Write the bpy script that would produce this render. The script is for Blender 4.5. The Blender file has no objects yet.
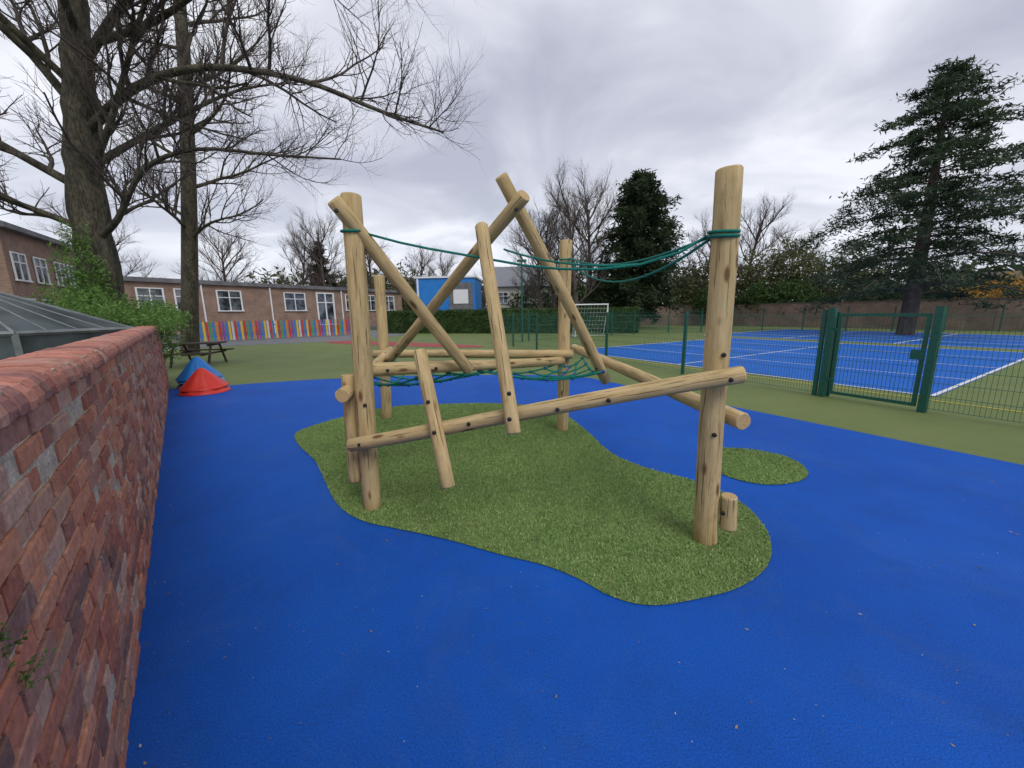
import bpy, math, random
import numpy as np
from mathutils import Matrix, Vector
random.seed(7); rng=np.random.default_rng(7)
R=random.random
def U(a,b): return a+(b-a)*random.random()
sc=bpy.context.scene
sc.view_settings.view_transform='Standard'; sc.view_settings.look='None'; sc.view_settings.exposure=0
# ------------------------------------------------------------------ materials
def newmat(name):
    m=bpy.data.materials.new(name); m.use_nodes=True
    nt=m.node_tree; return m,nt,nt.nodes['Principled BSDF']
def ramp(nt,fac,stops):
    r=nt.nodes.new('ShaderNodeValToRGB'); nt.links.new(fac,r.inputs[0])
    while len(r.color_ramp.elements)<len(stops): r.color_ramp.elements.new(0.5)
    for e,(p,c) in zip(r.color_ramp.elements,stops):
        e.position=p; e.color=(c[0],c[1],c[2],1)
    return r.outputs[0]
def noise(nt,vec,scale,detail=4,rough=.55,dist=0):
    n=nt.nodes.new('ShaderNodeTexNoise'); n.inputs['Scale'].default_value=scale
    n.inputs['Detail'].default_value=detail; n.inputs['Roughness'].default_value=rough; n.inputs['Distortion'].default_value=dist
    if vec is not None: nt.links.new(vec,n.inputs['Vector'])
    return n.outputs['Fac']
def coord(nt,kind='Object',scale=None):
    t=nt.nodes.new('ShaderNodeTexCoord'); o=t.outputs[kind]
    if scale is not None:
        mp=nt.nodes.new('ShaderNodeMapping'); mp.inputs['Scale'].default_value=scale
        nt.links.new(o,mp.inputs['Vector']); o=mp.outputs[0]
    return o
def mixc(nt,fac,a,b,mode='MIX'):
    m=nt.nodes.new('ShaderNodeMix'); m.data_type='RGBA'; m.blend_type=mode
    if isinstance(fac,(int,float)): m.inputs[0].default_value=fac
    else: nt.links.new(fac,m.inputs[0])
    for i,x in ((6,a),(7,b)):
        if isinstance(x,tuple): m.inputs[i].default_value=(x[0],x[1],x[2],1)
        else: nt.links.new(x,m.inputs[i])
    return m.outputs[2]
def scl(nt,fac,k):
    q=nt.nodes.new('ShaderNodeMath'); q.operation='MULTIPLY'; q.inputs[1].default_value=k; nt.links.new(fac,q.inputs[0]); return q.outputs[0]
def bump(nt,b,h,strength,dist=.01):
    n=nt.nodes.new('ShaderNodeBump'); n.inputs['Strength'].default_value=strength; n.inputs['Distance'].default_value=dist
    nt.links.new(h,n.inputs['Height']); nt.links.new(n.outputs[0],b.inputs['Normal'])
def simple(name,c1,c2,scale=3,rough=.7,bs=0,bscale=60,vs=None,fine=None,spec=.3,metal=0):
    m,nt,b=newmat(name); v=coord(nt,'Object',vs)
    col=ramp(nt,noise(nt,v,scale),[(.3,c1),(.7,c2)])
    if fine:
        f=noise(nt,v,fine[0],2,.6); g=ramp(nt,f,[(.3,(1-fine[1],)*3),(.7,(1+fine[1],)*3)])
        col=mixc(nt,1.0,col,g,'MULTIPLY')
    nt.links.new(col,b.inputs['Base Color']); b.inputs['Roughness'].default_value=rough
    b.inputs['Specular IOR Level'].default_value=spec; b.inputs['Metallic'].default_value=metal
    if bs: bump(nt,b,noise(nt,v,bscale,3),bs)
    return m
def attrmat(name,rough=.85,bs=.5,bscale=120,mul=(0.75,1.2),nscale=25,patches=()):
    m,nt,b=newmat(name); v=coord(nt)
    a=nt.nodes.new('ShaderNodeAttribute'); a.attribute_name='Col'
    g=ramp(nt,noise(nt,v,nscale,5,.65),[(.3,(mul[0],)*3),(.7,(mul[1],)*3)])
    col=mixc(nt,1.0,a.outputs['Color'],g,'MULTIPLY')
    for (s,th,c,k) in patches:
        f=ramp(nt,noise(nt,v,s,5,.72,.4),[(th,(0,0,0)),(th+.10,(1,1,1))])
        col=mixc(nt,scl(nt,f,k),col,c)
    nt.links.new(col,b.inputs['Base Color']); b.inputs['Roughness'].default_value=rough
    b.inputs['Specular IOR Level'].default_value=.2
    if bs: bump(nt,b,noise(nt,v,bscale,5,.7),bs,.006)
    return m
# ------------------------------------------------------------------ mesh helpers
def link(o,parent=None):
    sc.collection.objects.link(o)
    if parent: o.parent=parent
    return o
def empty(name):
    e=bpy.data.objects.new(name,None); return link(e)
def mesh(name,v,f,mats,parent=None,smooth=False,cols=None,mi=None,loc=None,rotz=0):
    me=bpy.data.meshes.new(name); me.from_pydata([tuple(p) for p in v],[],f)
    if not isinstance(mats,(list,tuple)): mats=[mats]
    for m in mats: me.materials.append(m)
    if mi is not None: me.polygons.foreach_set('material_index',mi)
    if smooth: me.polygons.foreach_set('use_smooth',[True]*len(f))
    if cols is not None:
        ca=me.color_attributes.new('Col','FLOAT_COLOR','CORNER')
        lt=np.array([p.loop_total for p in me.polygons]); c=np.array([(x[0],x[1],x[2],1) for x in cols],dtype=np.float32)
        ca.data.foreach_set('color',np.repeat(c,lt,axis=0).ravel())
    me.update()
    o=bpy.data.objects.new(name,me); link(o,parent)
    if loc: o.location=loc
    o.rotation_euler[2]=rotz
    return o
class B:
    def __init__(s): s.v=[];s.f=[];s.c=[];s.m=[]
    def box(s,x0,x1,y0,y1,z0,z1,col=(1,1,1),mi=0,xf=None):
        n=len(s.v); P=[(x0,y0,z0),(x1,y0,z0),(x1,y1,z0),(x0,y1,z0),(x0,y0,z1),(x1,y0,z1),(x1,y1,z1),(x0,y1,z1)]
        if xf is not None: P=[tuple(xf@Vector(p)) for p in P]
        s.v+=P
        for q in ((0,3,2,1),(4,5,6,7),(0,1,5,4),(1,2,6,5),(2,3,7,6),(3,0,4,7)):
            s.f.append(tuple(n+i for i in q)); s.c.append(col); s.m.append(mi)
    def tube(s,pts,rad,sides=6,mi=0,cap=True,col=(1,1,1)):
        pts=[Vector(p) for p in pts]; k=len(pts); n=len(s.v)
        for i in range(k):
            t=(pts[min(i+1,k-1)]-pts[max(i-1,0)])
            if t.length<1e-6: t=Vector((0,0,1))
            t.normalize(); a=Vector((0,0,1)) if abs(t.z)<.9 else Vector((1,0,0))
            x=t.cross(a).normalized(); y=t.cross(x)
            r=rad[i] if not isinstance(rad,(int,float)) else rad
            for j in range(sides):
                an=2*math.pi*j/sides; s.v.append(tuple(pts[i]+x*(r*math.cos(an))+y*(r*math.sin(an))))
        for i in range(k-1):
            for j in range(sides):
                a=n+i*sides+j; b=n+i*sides+(j+1)%sides
                s.f.append((a,b,b+sides,a+sides)); s.m.append(mi); s.c.append(col)
        if cap:
            s.f.append(tuple(n+j for j in range(sides-1,-1,-1))); s.f.append(tuple(n+(k-1)*sides+j for j in range(sides)))
            s.m+=[mi,mi]; s.c+=[col,col]
    def poly(s,P,mi=0,col=(1,1,1)):
        n=len(s.v); s.v+=list(P); s.f.append(tuple(range(n,n+len(P)))); s.m.append(mi); s.c.append(col)
    def sphere(s,c,r,mi=0,seg=8,ring=5,col=(1,1,1),sz=1):
        n=len(s.v)
        for i in range(ring+1):
            th=math.pi*i/ring
            for j in range(seg):
                a=2*math.pi*j/seg; s.v.append((c[0]+r*math.sin(th)*math.cos(a),c[1]+r*math.sin(th)*math.sin(a),c[2]+sz*r*math.cos(th)))
        for i in range(ring):
            for j in range(seg):
                a=n+i*seg+j;b=n+i*seg+(j+1)%seg
                s.f.append((a,a+seg,b+seg,b)); s.m.append(mi); s.c.append(col)
    def leaves(s,C,size,mi=0,flat=0.0,col=None,asp=.6):
        C=np.asarray(C); n0=len(s.v); k=len(C)
        a=rng.normal(size=(k,3)); a[:,2]*=(1-flat); a/=np.linalg.norm(a,axis=1)[:,None]+1e-9
        b=rng.normal(size=(k,3)); b[:,2]*=(1-flat); b-= (a*b).sum(1)[:,None]*a; b/=np.linalg.norm(b,axis=1)[:,None]+1e-9
        L=(size*(0.6+0.8*rng.random(k)))[:,None]
        V=np.stack([C-a*L,C-b*L*asp*.5,C+a*L,C+b*L*asp*.5],axis=1).reshape(-1,3)
        s.v+=[tuple(x) for x in V.tolist()]
        s.f+=[(n0+4*i,n0+4*i+1,n0+4*i+2,n0+4*i+3) for i in range(k)]; s.m+=[mi]*k; s.c+=[col or (1,1,1)]*k
    def obj(s,name,mats,parent=None,smooth=False,usecol=False,loc=None,rotz=0):
        return mesh(name,s.v,s.f,mats,parent,smooth,s.c if usecol else None,s.m,loc,rotz)
def frame(o,d):
    d=Vector((d[0],d[1],0)).normalized()
    return Matrix(((d.x,-d.y,0,o[0]),(d.y,d.x,0,o[1]),(0,0,1,0),(0,0,0,1)))
def inpoly(x,y,P):
    P=np.array(P); ins=np.zeros(len(x),bool); j=len(P)-1
    for i in range(len(P)):
        xi,yi=P[i];xj,yj=P[j]
        c=((yi>y)!=(yj>y))&(x<(xj-xi)*(y-yi)/(yj-yi+1e-12)+xi); ins^=c; j=i
    return ins
def smoothpoly(P,it=2):
    for _ in range(it):
        Q=[]
        for i in range(len(P)):
            a=P[i];b=P[(i+1)%len(P)]
            Q.append((.75*a[0]+.25*b[0],.75*a[1]+.25*b[1])); Q.append((.25*a[0]+.75*b[0],.25*a[1]+.75*b[1]))
        P=Q
    return P
def sheet(name,P,z,mat):
    return mesh(name,[(p[0],p[1],z) for p in P],[tuple(range(len(P)))],mat)
# ------------------------------------------------------------------ camera
cam=bpy.data.cameras.new('camera'); cam.sensor_width=36; cam.lens=380/1024*36; cam.clip_start=.02; cam.clip_end=2000
co=bpy.data.objects.new('camera',cam); link(co); sc.camera=co
co.matrix_world=Matrix.Translation((0,0,1.6))@(Matrix.Rotation(math.radians(79.3),3,'X')@Matrix.Rotation(math.radians(-0.8),3,'Z')).to_4x4()
# ------------------------------------------------------------------ sky and sun
w=bpy.data.worlds.new('World'); sc.world=w; w.use_nodes=True; nt=w.node_tree; bg=nt.nodes['Background']
el,rot=math.radians(48),math.radians(150)
sk=nt.nodes.new('ShaderNodeTexSky'); sk.sky_type='NISHITA'; sk.sun_disc=False; sk.sun_elevation=el; sk.sun_rotation=rot
tc=nt.nodes.new('ShaderNodeTexCoord'); sx=nt.nodes.new('ShaderNodeSeparateXYZ'); nt.links.new(tc.outputs['Generated'],sx.inputs[0])
def mth(op,a,b=None,clamp=False):
    n=nt.nodes.new('ShaderNodeMath'); n.operation=op; n.use_clamp=clamp
    for i,x in enumerate((a,b)):
        if x is None: continue
        if isinstance(x,(int,float)): n.inputs[i].default_value=x
        else: nt.links.new(x,n.inputs[i])
    return n.outputs[0]
zz=mth('ADD',mth('MAXIMUM',sx.outputs[2],0.0),.20)
cx=nt.nodes.new('ShaderNodeCombineXYZ'); nt.links.new(mth('DIVIDE',sx.outputs[0],zz),cx.inputs[0]); nt.links.new(mth('DIVIDE',sx.outputs[1],zz),cx.inputs[1]); cx.inputs[2].default_value=3.1
n1=noise(nt,cx.outputs[0],1.5,5,.5,.5); n2=noise(nt,cx.outputs[0],.55,3,.5)
mixn=mth('ADD',mth('MULTIPLY',n1,.72),mth('MULTIPLY',n2,.28))
cl=ramp(nt,mixn,[(.36,(.45,.465,.56)),(.45,(.55,.565,.655)),(.53,(.68,.695,.775)),(.62,(.86,.87,.93))])
hz=ramp(nt,sx.outputs[2],[(0.0,(1,1,1)),(.32,(0,0,0))])
hzf=mth('MULTIPLY',hz,.45)
cl=mixc(nt,hzf,cl,(.80,.83,.91))
ns=mixc(nt,1.0,sk.outputs[0],(.1,.1,.1),'MULTIPLY')
fin=mixc(nt,.90,ns,cl); nt.links.new(fin,bg.inputs[0]); bg.inputs[1].default_value=1.17
sl=bpy.data.lights.new('sun','SUN'); sl.energy=1.5; sl.angle=math.radians(26); sl.color=(1,.97,.92)
so=bpy.data.objects.new('sun',sl); link(so)
sd=Vector((math.sin(rot)*math.cos(el),math.cos(rot)*math.cos(el),math.sin(el)))
so.rotation_euler=sd.to_track_quat('Z','Y').to_euler()
# ------------------------------------------------------------------ grounds
def rubber(name,c1,c2,spk,amt=.35,dirt=.3,mud=(.03,.04,.055),dust=(.10,.14,.21)):
    m,nt,b=newmat(name); v=coord(nt)
    col=ramp(nt,noise(nt,v,.7,4,.6),[(.3,c1),(.7,c2)])
    g=ramp(nt,noise(nt,v,130,2,.7),[(.25,(1-amt,)*3),(.5,(1,)*3),(.78,(1+amt,)*3)])
    col=mixc(nt,1.0,col,g,'MULTIPLY')
    vo=nt.nodes.new('ShaderNodeTexVoronoi'); vo.inputs['Scale'].default_value=11; nt.links.new(v,vo.inputs['Vector'])
    f=ramp(nt,vo.outputs['Distance'],[(.016,(1,1,1)),(.035,(0,0,0))])
    col=mixc(nt,scl(nt,f,.6),col,spk)
    d=ramp(nt,noise(nt,v,2.4,6,.75,.5),[(.48,(0,0,0)),(.74,(1,1,1))])
    col=mixc(nt,scl(nt,d,dirt),col,mud)
    d=ramp(nt,noise(nt,v,1.1,6,.78,.8),[(.50,(0,0,0)),(.78,(1,1,1))])
    col=mixc(nt,scl(nt,d,dirt*.8),col,dust)
    nt.links.new(col,b.inputs['Base Color']); b.inputs['Roughness'].default_value=.7; b.inputs['Specular IOR Level'].default_value=.2
    bump(nt,b,noise(nt,v,150,3,.7),.8,.006); return m
m_blue=rubber('blue_rubber',(.003,.070,.38),(.005,.094,.47),(.10,.12,.16),.42,.30,(.010,.045,.16),(.08,.14,.26))
m_green=rubber('green_rubber',(.125,.17,.055),(.165,.205,.07),(.08,.10,.05),.4,.2,(.08,.10,.05),(.16,.17,.10))
m_court=rubber('court_blue',(.010,.11,.46),(.012,.13,.52),(.02,.12,.5),.1,.15)
m_red=rubber('red_rubber',(.30,.06,.06),(.36,.08,.08),(.2,.1,.1),.3,.2,(.12,.05,.05),(.25,.12,.1))
m_tar=simple('tarmac',(.14,.14,.15),(.20,.20,.21),1.2,.85,.3,150,fine=(90,.25))
m_grassg=simple('meadow',(.05,.09,.025),(.10,.12,.04),.6,.95,.4,30,fine=(25,.4))
m_white=simple('line_paint',(.58,.60,.62),(.70,.70,.70),8,.7)
m_yel=simple('yellow_paint',(.50,.42,.06),(.62,.52,.10),8,.7)
mesh('ground',[(-600,-200,-.012),(600,-200,-.012),(600,900,-.012),(-600,900,-.012)],[(0,1,2,3)],m_grassg)
sheet('green_play_surface',[(2,-6),(50,-6),(45,12),(31,24.5),(19.5,40),(6,43),(-14,38),(-31,26),(-12,10.6),(-8.6,9.4)],-.006,m_green)
BW=Vector((-1.42,1.10)); bd=Vector((-.653,.757))
blue=[(1.6,-2.5),(-8.35,9.03),(-7.9,8.6),(-7.42,8.35),(-6.26,9.0),(-5.2,9.4),(-4.28,9.62),(-3,9.8),(-1.63,9.86),(0,9.75),(1.2,9.6),(1.93,9.1),(2.68,7.81),(3.74,6.06),(5.20,3.63),(7.2,0.3),(8.5,-2.5)]
sheet('blue_play_surface',blue,0,m_blue)
sheet('tarmac_path',[(-34,26),(-19.5,16.5),(-15.2,21),(-10.5,23.5),(-8,30),(-9,36),(-16,40),(-30,34)],-.001,m_tar)
sheet('red_play_surface',smoothpoly([(-11.2,24.2),(-11,22),(-6,19.3),(-1.4,17.5),(-1.2,18.6),(-5,21.3)]),.003,m_red)
A=Vector((7.6,6.65)); ca=Vector((-.51,.86)); cb=Vector((.86,.51))
def cp(a,b): p=A+ca*a+cb*b; return (p.x,p.y)
CL=10.6
sheet('sports_court',[cp(0,0),cp(CL,0),cp(CL,11.8),cp(0,11.8)],0,m_court)
sheet('sports_court.001',[cp(-1,13.2),cp(13,13.2),cp(13,24),cp(-1,24)],0,m_court)
LB=B()
def strip(p,q,wd,z=.004,mi=0):
    p=Vector(p);q=Vector(q);t=(q-p).normalized();n=Vector((-t.y,t.x))*wd/2
    LB.poly([(p.x+n.x,p.y+n.y,z),(p.x-n.x,p.y-n.y,z),(q.x-n.x,q.y-n.y,z),(q.x+n.x,q.y+n.y,z)],mi)
for o,l,wd in ((0,CL,11.8),):
    for a,b in (((0.05,0),(0.05,wd)),((l,0),(l,wd)),((.1,.05),(l-.05,.05)),((.1,wd),(l-.05,wd))): strip(cp(*a),cp(*b),.07)
strip(cp(.1,5.9),cp(CL-.1,5.9),.06,.0045);strip(cp(5.3,.1),cp(5.3,11.7),.06);strip(cp(.1,2.9),cp(CL-.1,2.9),.05,.0045);strip(cp(.1,8.9),cp(CL-.1,8.9),.05,.0045)
for b in (13.3,16,18.6,21,23.9): strip(cp(-1,b),cp(13,b),.09)
for a in (-.9,4,8.5,12.9): strip(cp(a,13.3),cp(a,23.9),.09,.0045)
strip(cp(-1.2,-.9),cp(-1.2,14),.05,.004,1); strip(cp(-3.4,-.9),cp(-3.4,14),.05,.004,1); strip(cp(12,-.2),cp(-2.5,-.45),.05,.0035,1)
for k in range(24):
    a0=math.pi*k/24;a1=math.pi*(k+1)/24
    strip(cp(-1.2-2.0*math.sin(a0),6.5+2.6*math.cos(a0)),cp(-1.2-2.0*math.sin(a1),6.5+2.6*math.cos(a1)),.05,.005,1)
LB.obj('court_markings',[m_white,m_yel])
# ------------------------------------------------------------------ grass islands
isl=[(-3.00,4.96),(-2.99,5.27),(-2.72,5.79),(-2.19,6.50),(-1.30,6.63),(-0.22,6.65),(0.72,6.23),(1.02,4.99),(1.10,4.07),(1.39,3.64),(1.72,3.40),(1.93,3.00),(1.89,2.61),(1.76,2.33),(1.58,2.11),(1.30,1.94),(1.04,1.87),(0.74,1.81),(0.54,1.89),(0.40,2.04),(0.20,2.18),(-0.10,2.29),(-0.46,2.47),(-0.88,2.62),(-1.21,2.73),(-1.53,3.01),(-1.86,3.51),(-2.22,4.04),(-2.61,4.44)]
isl2=[(2.14,4.12),(2.45,4.25),(2.85,4.15),(3.05,3.85),(2.9,3.45),(2.6,3.28),(2.28,3.25),(2.05,3.45),(2.0,3.8)]
m_turfb=simple('turf_base',(.10,.16,.045),(.15,.21,.065),5,.9,.6,90,fine=(120,.4))
m_turf=attrmat('turf_blades',.6,0,mul=(.85,1.15),nscale=1.3)
def island(name,P,n):
    e=empty(name); P=smoothpoly(P,2)
    o=sheet('turf_mat',P,.006,m_turfb); o.parent=e
    Pa=np.array(P); x=rng.uniform(Pa[:,0].min(),Pa[:,0].max(),n); y=rng.uniform(Pa[:,1].min(),Pa[:,1].max(),n)
    k=inpoly(x,y,P); x=x[k];y=y[k]; k=len(x)
    clump=np.sin(x*3.1+np.sin(y*2.7)*1.5)*np.sin(y*2.8+np.sin(x*2.2))*.5+.5
    h=.007+.009*rng.random(k)+.003*clump; a=rng.uniform(0,2*np.pi,k); wd=.0028+.0022*rng.random(k)
    la=.004+.014*rng.random(k); lb=rng.uniform(0,2*np.pi,k)
    V=np.zeros((k,3,3)); dx=np.cos(a)*wd; dy=np.sin(a)*wd
    V[:,0]=np.stack([x-dx,y-dy,np.full(k,.006)],1);V[:,1]=np.stack([x+dx,y+dy,np.full(k,.006)],1)
    V[:,2]=np.stack([x+np.cos(lb)*la,y+np.sin(lb)*la,.006+h],1)
    t=rng.random(k)[:,None]; c=np.array([.17,.28,.075])*(1-t)+np.array([.25,.38,.12])*t
    yl=rng.random(k)<.12; c[yl]=[.38,.41,.20]; c*= (.90+.16*clump)[:,None]
    F=[(3*i,3*i+1,3*i+2) for i in range(k)]
    mesh('turf_blades',V.reshape(-1,3).tolist(),F,m_turf,e,cols=c.tolist())
island('grass_island',isl,230000); island('grass_island.001',isl2,15000)
# fallen leaves / debris
lb=B(); m_leaf=attrmat('leaf_litter',.8,0)
for i in range(1100):
    near=R()<.55
    for _ in range(30):
        x,y=(U(-1.5,4),U(.3,3)) if near else (U(-8,8),U(.2,9.5))
        if x>-1.42-.863*(y-1.1)+.05 and inpoly(np.array([x]),np.array([y]),blue)[0]: break
    if i%4==0:
        t=U(-.5,9.5); q_=abs(random.gauss(0,.08))+.015; x=BW.x+bd.x*t+.757*q_; y=BW.y+bd.y*t+.653*q_
    s=U(.002,.006) if R()<.92 else U(.008,.015); a=U(0,6.28); c=random.choice([(.22,.15,.08),(.12,.08,.05),(.50,.46,.38),(.08,.10,.04),(.25,.17,.09),(.32,.25,.15)])
    P=[]
    for k,(l,q) in enumerate(((1,0),(0.2,.45),(-1,0),(.1,-.45))):
        P.append((x+s*(l*math.cos(a)-q*math.sin(a)),y+s*(l*math.sin(a)+q*math.cos(a)),.003+.35*s*R()))
    lb.poly(P,0,c)
lb.obj('fallen_leaves',m_leaf,usecol=True)
# ------------------------------------------------------------------ brick wall
m_brick=attrmat('old_brick',.9,1.0,55,(.72,1.26),34,((4,.57,(.50,.36,.29),.45),(17,.64,(.56,.48,.41),.65),(8,.67,(.07,.05,.045),.7)))
m_cop=attrmat('coping_brick',.75,.7,90,(.75,1.25),22,((3,.52,(.42,.29,.24),.45),(14,.64,(.28,.27,.19),.7),(30,.67,(.07,.055,.045),.8)))
m_mort=simple('mortar',(.36,.31,.25),(.60,.53,.43),9,.95,.9,90,fine=(60,.25))
wall=empty('brick_wall'); wall.location=(BW.x,BW.y,0); wall.rotation_euler[2]=math.atan2(bd.y,bd.x)
S0,S1=-2.2,10.3
bk=B(); pal=[(.46,.18,.12),(.38,.145,.10),(.50,.22,.14),(.30,.135,.105),(.44,.25,.18),(.50,.31,.24),(.22,.125,.105),(.40,.20,.15),(.54,.24,.15),(.36,.19,.155)]
for r in range(18):
    z=r*.075+.003; x=S0-(0 if r%2 else .056); k=r%2
    while x<S1:
        L=(.213 if k%2==0 else .101)+U(-.006,.006); k+=1
        c=random.choice(pal); q=U(.85,1.12); c=(c[0]*q,c[1]*q,c[2]*q)
        j=U(-.006,.003) if R()>.04 else .010
        x1=x+L; z1=z+.062+U(-.003,.003); n=len(bk.v); zz0=z+U(-.003,.003)
        ch=U(.002,.006)
        def J(a=.0030): return U(-a,a)
        for (yy,i) in ((.05,0),(j+ch,0),(j,ch)):
            for px,pz in ((x+i,zz0+i),((x+x1)/2,zz0+i),(x1-i,zz0+i),(x1-i,z1-i),((x+x1)/2,z1-i),(x+i,z1-i)):
                bk.v.append((px+J(),yy+J(.0015),pz+J()))
        for lv in (0,1):
            for q in range(6):
                a=n+lv*6+q; b=n+lv*6+(q+1)%6; bk.f.append((a,b,b+6,a+6)); bk.c.append(c); bk.m.append(0)
        bk.f.append(tuple(n+12+q for q in range(6))); bk.c.append(c); bk.m.append(0)
        x=x1+U(.009,.015)
bk.obj('bricks',m_brick,wall,usecol=True)
mo=B(); mo.box(S0,S1-.01,.0075,.22,0,1.36); mo.obj('mortar_core',m_mort,wall)
cpb=B(); x=S0
prof=[(-.012,1.352),(-.028,1.362),(-.030,1.385),(-.022,1.412),(-.004,1.432),(.025,1.443),(.10,1.448),(.18,1.443),(.215,1.430),(.238,1.405),(.243,1.38),(.24,1.352)]
while x<S1:
    L=.068+U(-.002,.003); c=random.choice([(.43,.18,.135),(.36,.15,.12),(.48,.21,.155),(.31,.145,.125),(.42,.22,.17)]); q=U(.85,1.12); c=tuple(a*q for a in c)
    dy,dz=U(-.004,.004),U(-.004,.004); n=len(cpb.v); cy,cz=.105,1.39
    for (xx,k) in ((x,.93),(x+.006,1),(x+L-.006,1),(x+L,.93)):
        for (py,pz) in prof: cpb.v.append((xx+U(-.001,.001),cy+(py-cy)*(.99 if k<1 else 1)+dy+U(-.0015,.0015),cz+(pz-cz)*k+dz+U(-.0015,.0015)))
    m_=len(prof)
    for lv in range(3):
        for q in range(m_):
            a=n+lv*m_+q;b=n+lv*m_+(q+1)%m_; cpb.f.append((a,a+m_,b+m_,b)); cpb.c.append(c); cpb.m.append(0)
    cpb.f.append(tuple(n+q for q in range(m_))); cpb.f.append(tuple(n+3*m_+q for q in range(m_-1,-1,-1))); cpb.c+=[c,c]; cpb.m+=[0,0]
    x+=L+U(.007,.012)
cpb.obj('coping',m_cop,wall,usecol=True)
mo=B(); mo.box(S0,S1-.01,-.008,.228,1.350,1.428); mo.obj('coping_mortar',m_mort,wall)
# ------------------------------------------------------------------ logs
def woodmat():
    m,nt,b=newmat('treated_log'); tc=nt.nodes.new('ShaderNodeTexCoord'); oi=nt.nodes.new('ShaderNodeObjectInfo')
    ad=nt.nodes.new('ShaderNodeVectorMath'); ad.operation='ADD'
    cm=nt.nodes.new('ShaderNodeCombineXYZ')
    mu=nt.nodes.new('ShaderNodeMath'); mu.operation='MULTIPLY'; mu.inputs[1].default_value=37; nt.links.new(oi.outputs['Random'],mu.inputs[0]); nt.links.new(mu.outputs[0],cm.inputs[2])
    nt.links.new(tc.outputs['Object'],ad.inputs[0]); nt.links.new(cm.outputs[0],ad.inputs[1])
    def mp(s):
        q=nt.nodes.new('ShaderNodeMapping'); q.inputs['Scale'].default_value=s; nt.links.new(ad.outputs[0],q.inputs[0]); return q.outputs[0]
    g1=noise(nt,mp((1,1,.10)),30,6,.65,.6); g2=noise(nt,mp((1,1,.03)),70,3,.6); big=noise(nt,mp((1,1,.5)),3.2,4,.6)
    col=ramp(nt,g1,[(.28,(.31,.205,.09)),(.45,(.50,.36,.175)),(.72,(.66,.50,.27))])
    f=ramp(nt,big,[(.4,(0,0,0)),(.68,(1,1,1))])
    col=mixc(nt,scl(nt,f,.45),col,(.36,.30,.155))
    ck=ramp(nt,g2,[(.33,(.16,.13,.10)),(.40,(1,1,1))]); col=mixc(nt,.8,col,ck,'MULTIPLY')
    st=ramp(nt,noise(nt,mp((1,1,.4)),9,5,.7,.3),[(.54,(0,0,0)),(.76,(1,1,1))]); col=mixc(nt,scl(nt,st,.55),col,(.22,.165,.085))
    vo=nt.nodes.new('ShaderNodeTexVoronoi'); vo.inputs['Scale'].default_value=1; nt.links.new(mp((9,9,3.2)),vo.inputs['Vector'])
    kn=ramp(nt,vo.outputs['Distance'],[(.10,(1,1,1)),(.20,(0,0,0))]); col=mixc(nt,kn,col,(.17,.095,.04))
    sp=nt.nodes.new('ShaderNodeSeparateXYZ'); nt.links.new(tc.outputs['Object'],sp.inputs[0])
    c2=nt.nodes.new('ShaderNodeCombineXYZ'); nt.links.new(sp.outputs[0],c2.inputs[0]); nt.links.new(sp.outputs[1],c2.inputs[1])
    wv=nt.nodes.new('ShaderNodeTexWave'); wv.wave_type='RINGS'; wv.rings_direction='SPHERICAL'; wv.inputs['Scale'].default_value=32; wv.inputs['Distortion'].default_value=1.5; wv.inputs['Detail Scale'].default_value=4; nt.links.new(c2.outputs[0],wv.inputs['Vector'])
    eg=ramp(nt,wv.outputs['Fac'],[(0,(.34,.21,.09)),(.6,(.56,.41,.21))])
    a=nt.nodes.new('ShaderNodeAttribute'); a.attribute_name='Col'
    col=mixc(nt,a.outputs['Fac'],col,eg)
    nt.links.new(col,b.inputs['Base Color']); b.inputs['Roughness'].default_value=.78; b.inputs['Specular IOR Level'].default_value=.18
    bump(nt,b,g1,.7,.008); return m
m_wood=woodmat(); m_cap=simple('bolt_cap',(.015,.015,.017),(.03,.03,.03),10,.4)
frm=empty('log_climbing_frame')
def log(name,p,q,r0,r1=None,parent=None,sides=26):
    p=Vector(p);q=Vector(q);L=(q-p).length;r1=r1 or r0
    v=[];f=[];c=[]; ph=[U(0,6.28) for _ in range(6)]
    zs=[0,.010]+[L*i/14 for i in range(1,14)]+[L-.010,L]
    for i,z in enumerate(zs):
        t=z/L; r=r0+(r1-r0)*t; 
        if i in(0,len(zs)-1): r-=.006
        ox=.006*math.sin(2.2*t*L+ph[0]);oy=.006*math.sin(1.9*t*L+ph[1])
        for j in range(sides):
            a=2*math.pi*j/sides; rr=r*(1+.025*math.sin(2*a+ph[2]+t*2)+.015*math.sin(3*a+ph[3]+z*3)+.01*math.sin(5*a+ph[4]+z*5))
            v.append((ox+rr*math.cos(a),oy+rr*math.sin(a),z))
    for i in range(len(zs)-1):
        for j in range(sides):
            a=i*sides+j;b=i*sides+(j+1)%sides; f.append((a,b,b+sides,a+sides)); c.append((0,0,0))
    f.append(tuple(range(sides-1,-1,-1))); f.append(tuple(range((len(zs)-1)*sides,len(zs)*sides))); c+=[(1,1,1)]*2
    o=mesh(name,v,f,m_wood,parent or frm,True,c)
    o.data.polygons[-1].use_smooth=False;o.data.polygons[-2].use_smooth=False
    o.matrix_world=Matrix.Translation(p)@(q-p).to_track_quat('Z','Y').to_matrix().to_4x4()
    return o
log('post_1',(-1.19,2.97,-.02),(-1.15,2.96,2.45),.075,.071); log('post_2',(1.35,2.43,-.02),(1.29,2.43,2.41),.076,.072); log('post_3',(-1.96,5.75,-.02),(-1.90,5.7,2.15),.078,.074); log('post_4',(.68,5.02,-.02),(.71,5.04,2.48),.080,.076)
log('front_beam',(-1.27,2.84,.60),(1.40,2.265,1.215),.054,.052)
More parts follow.
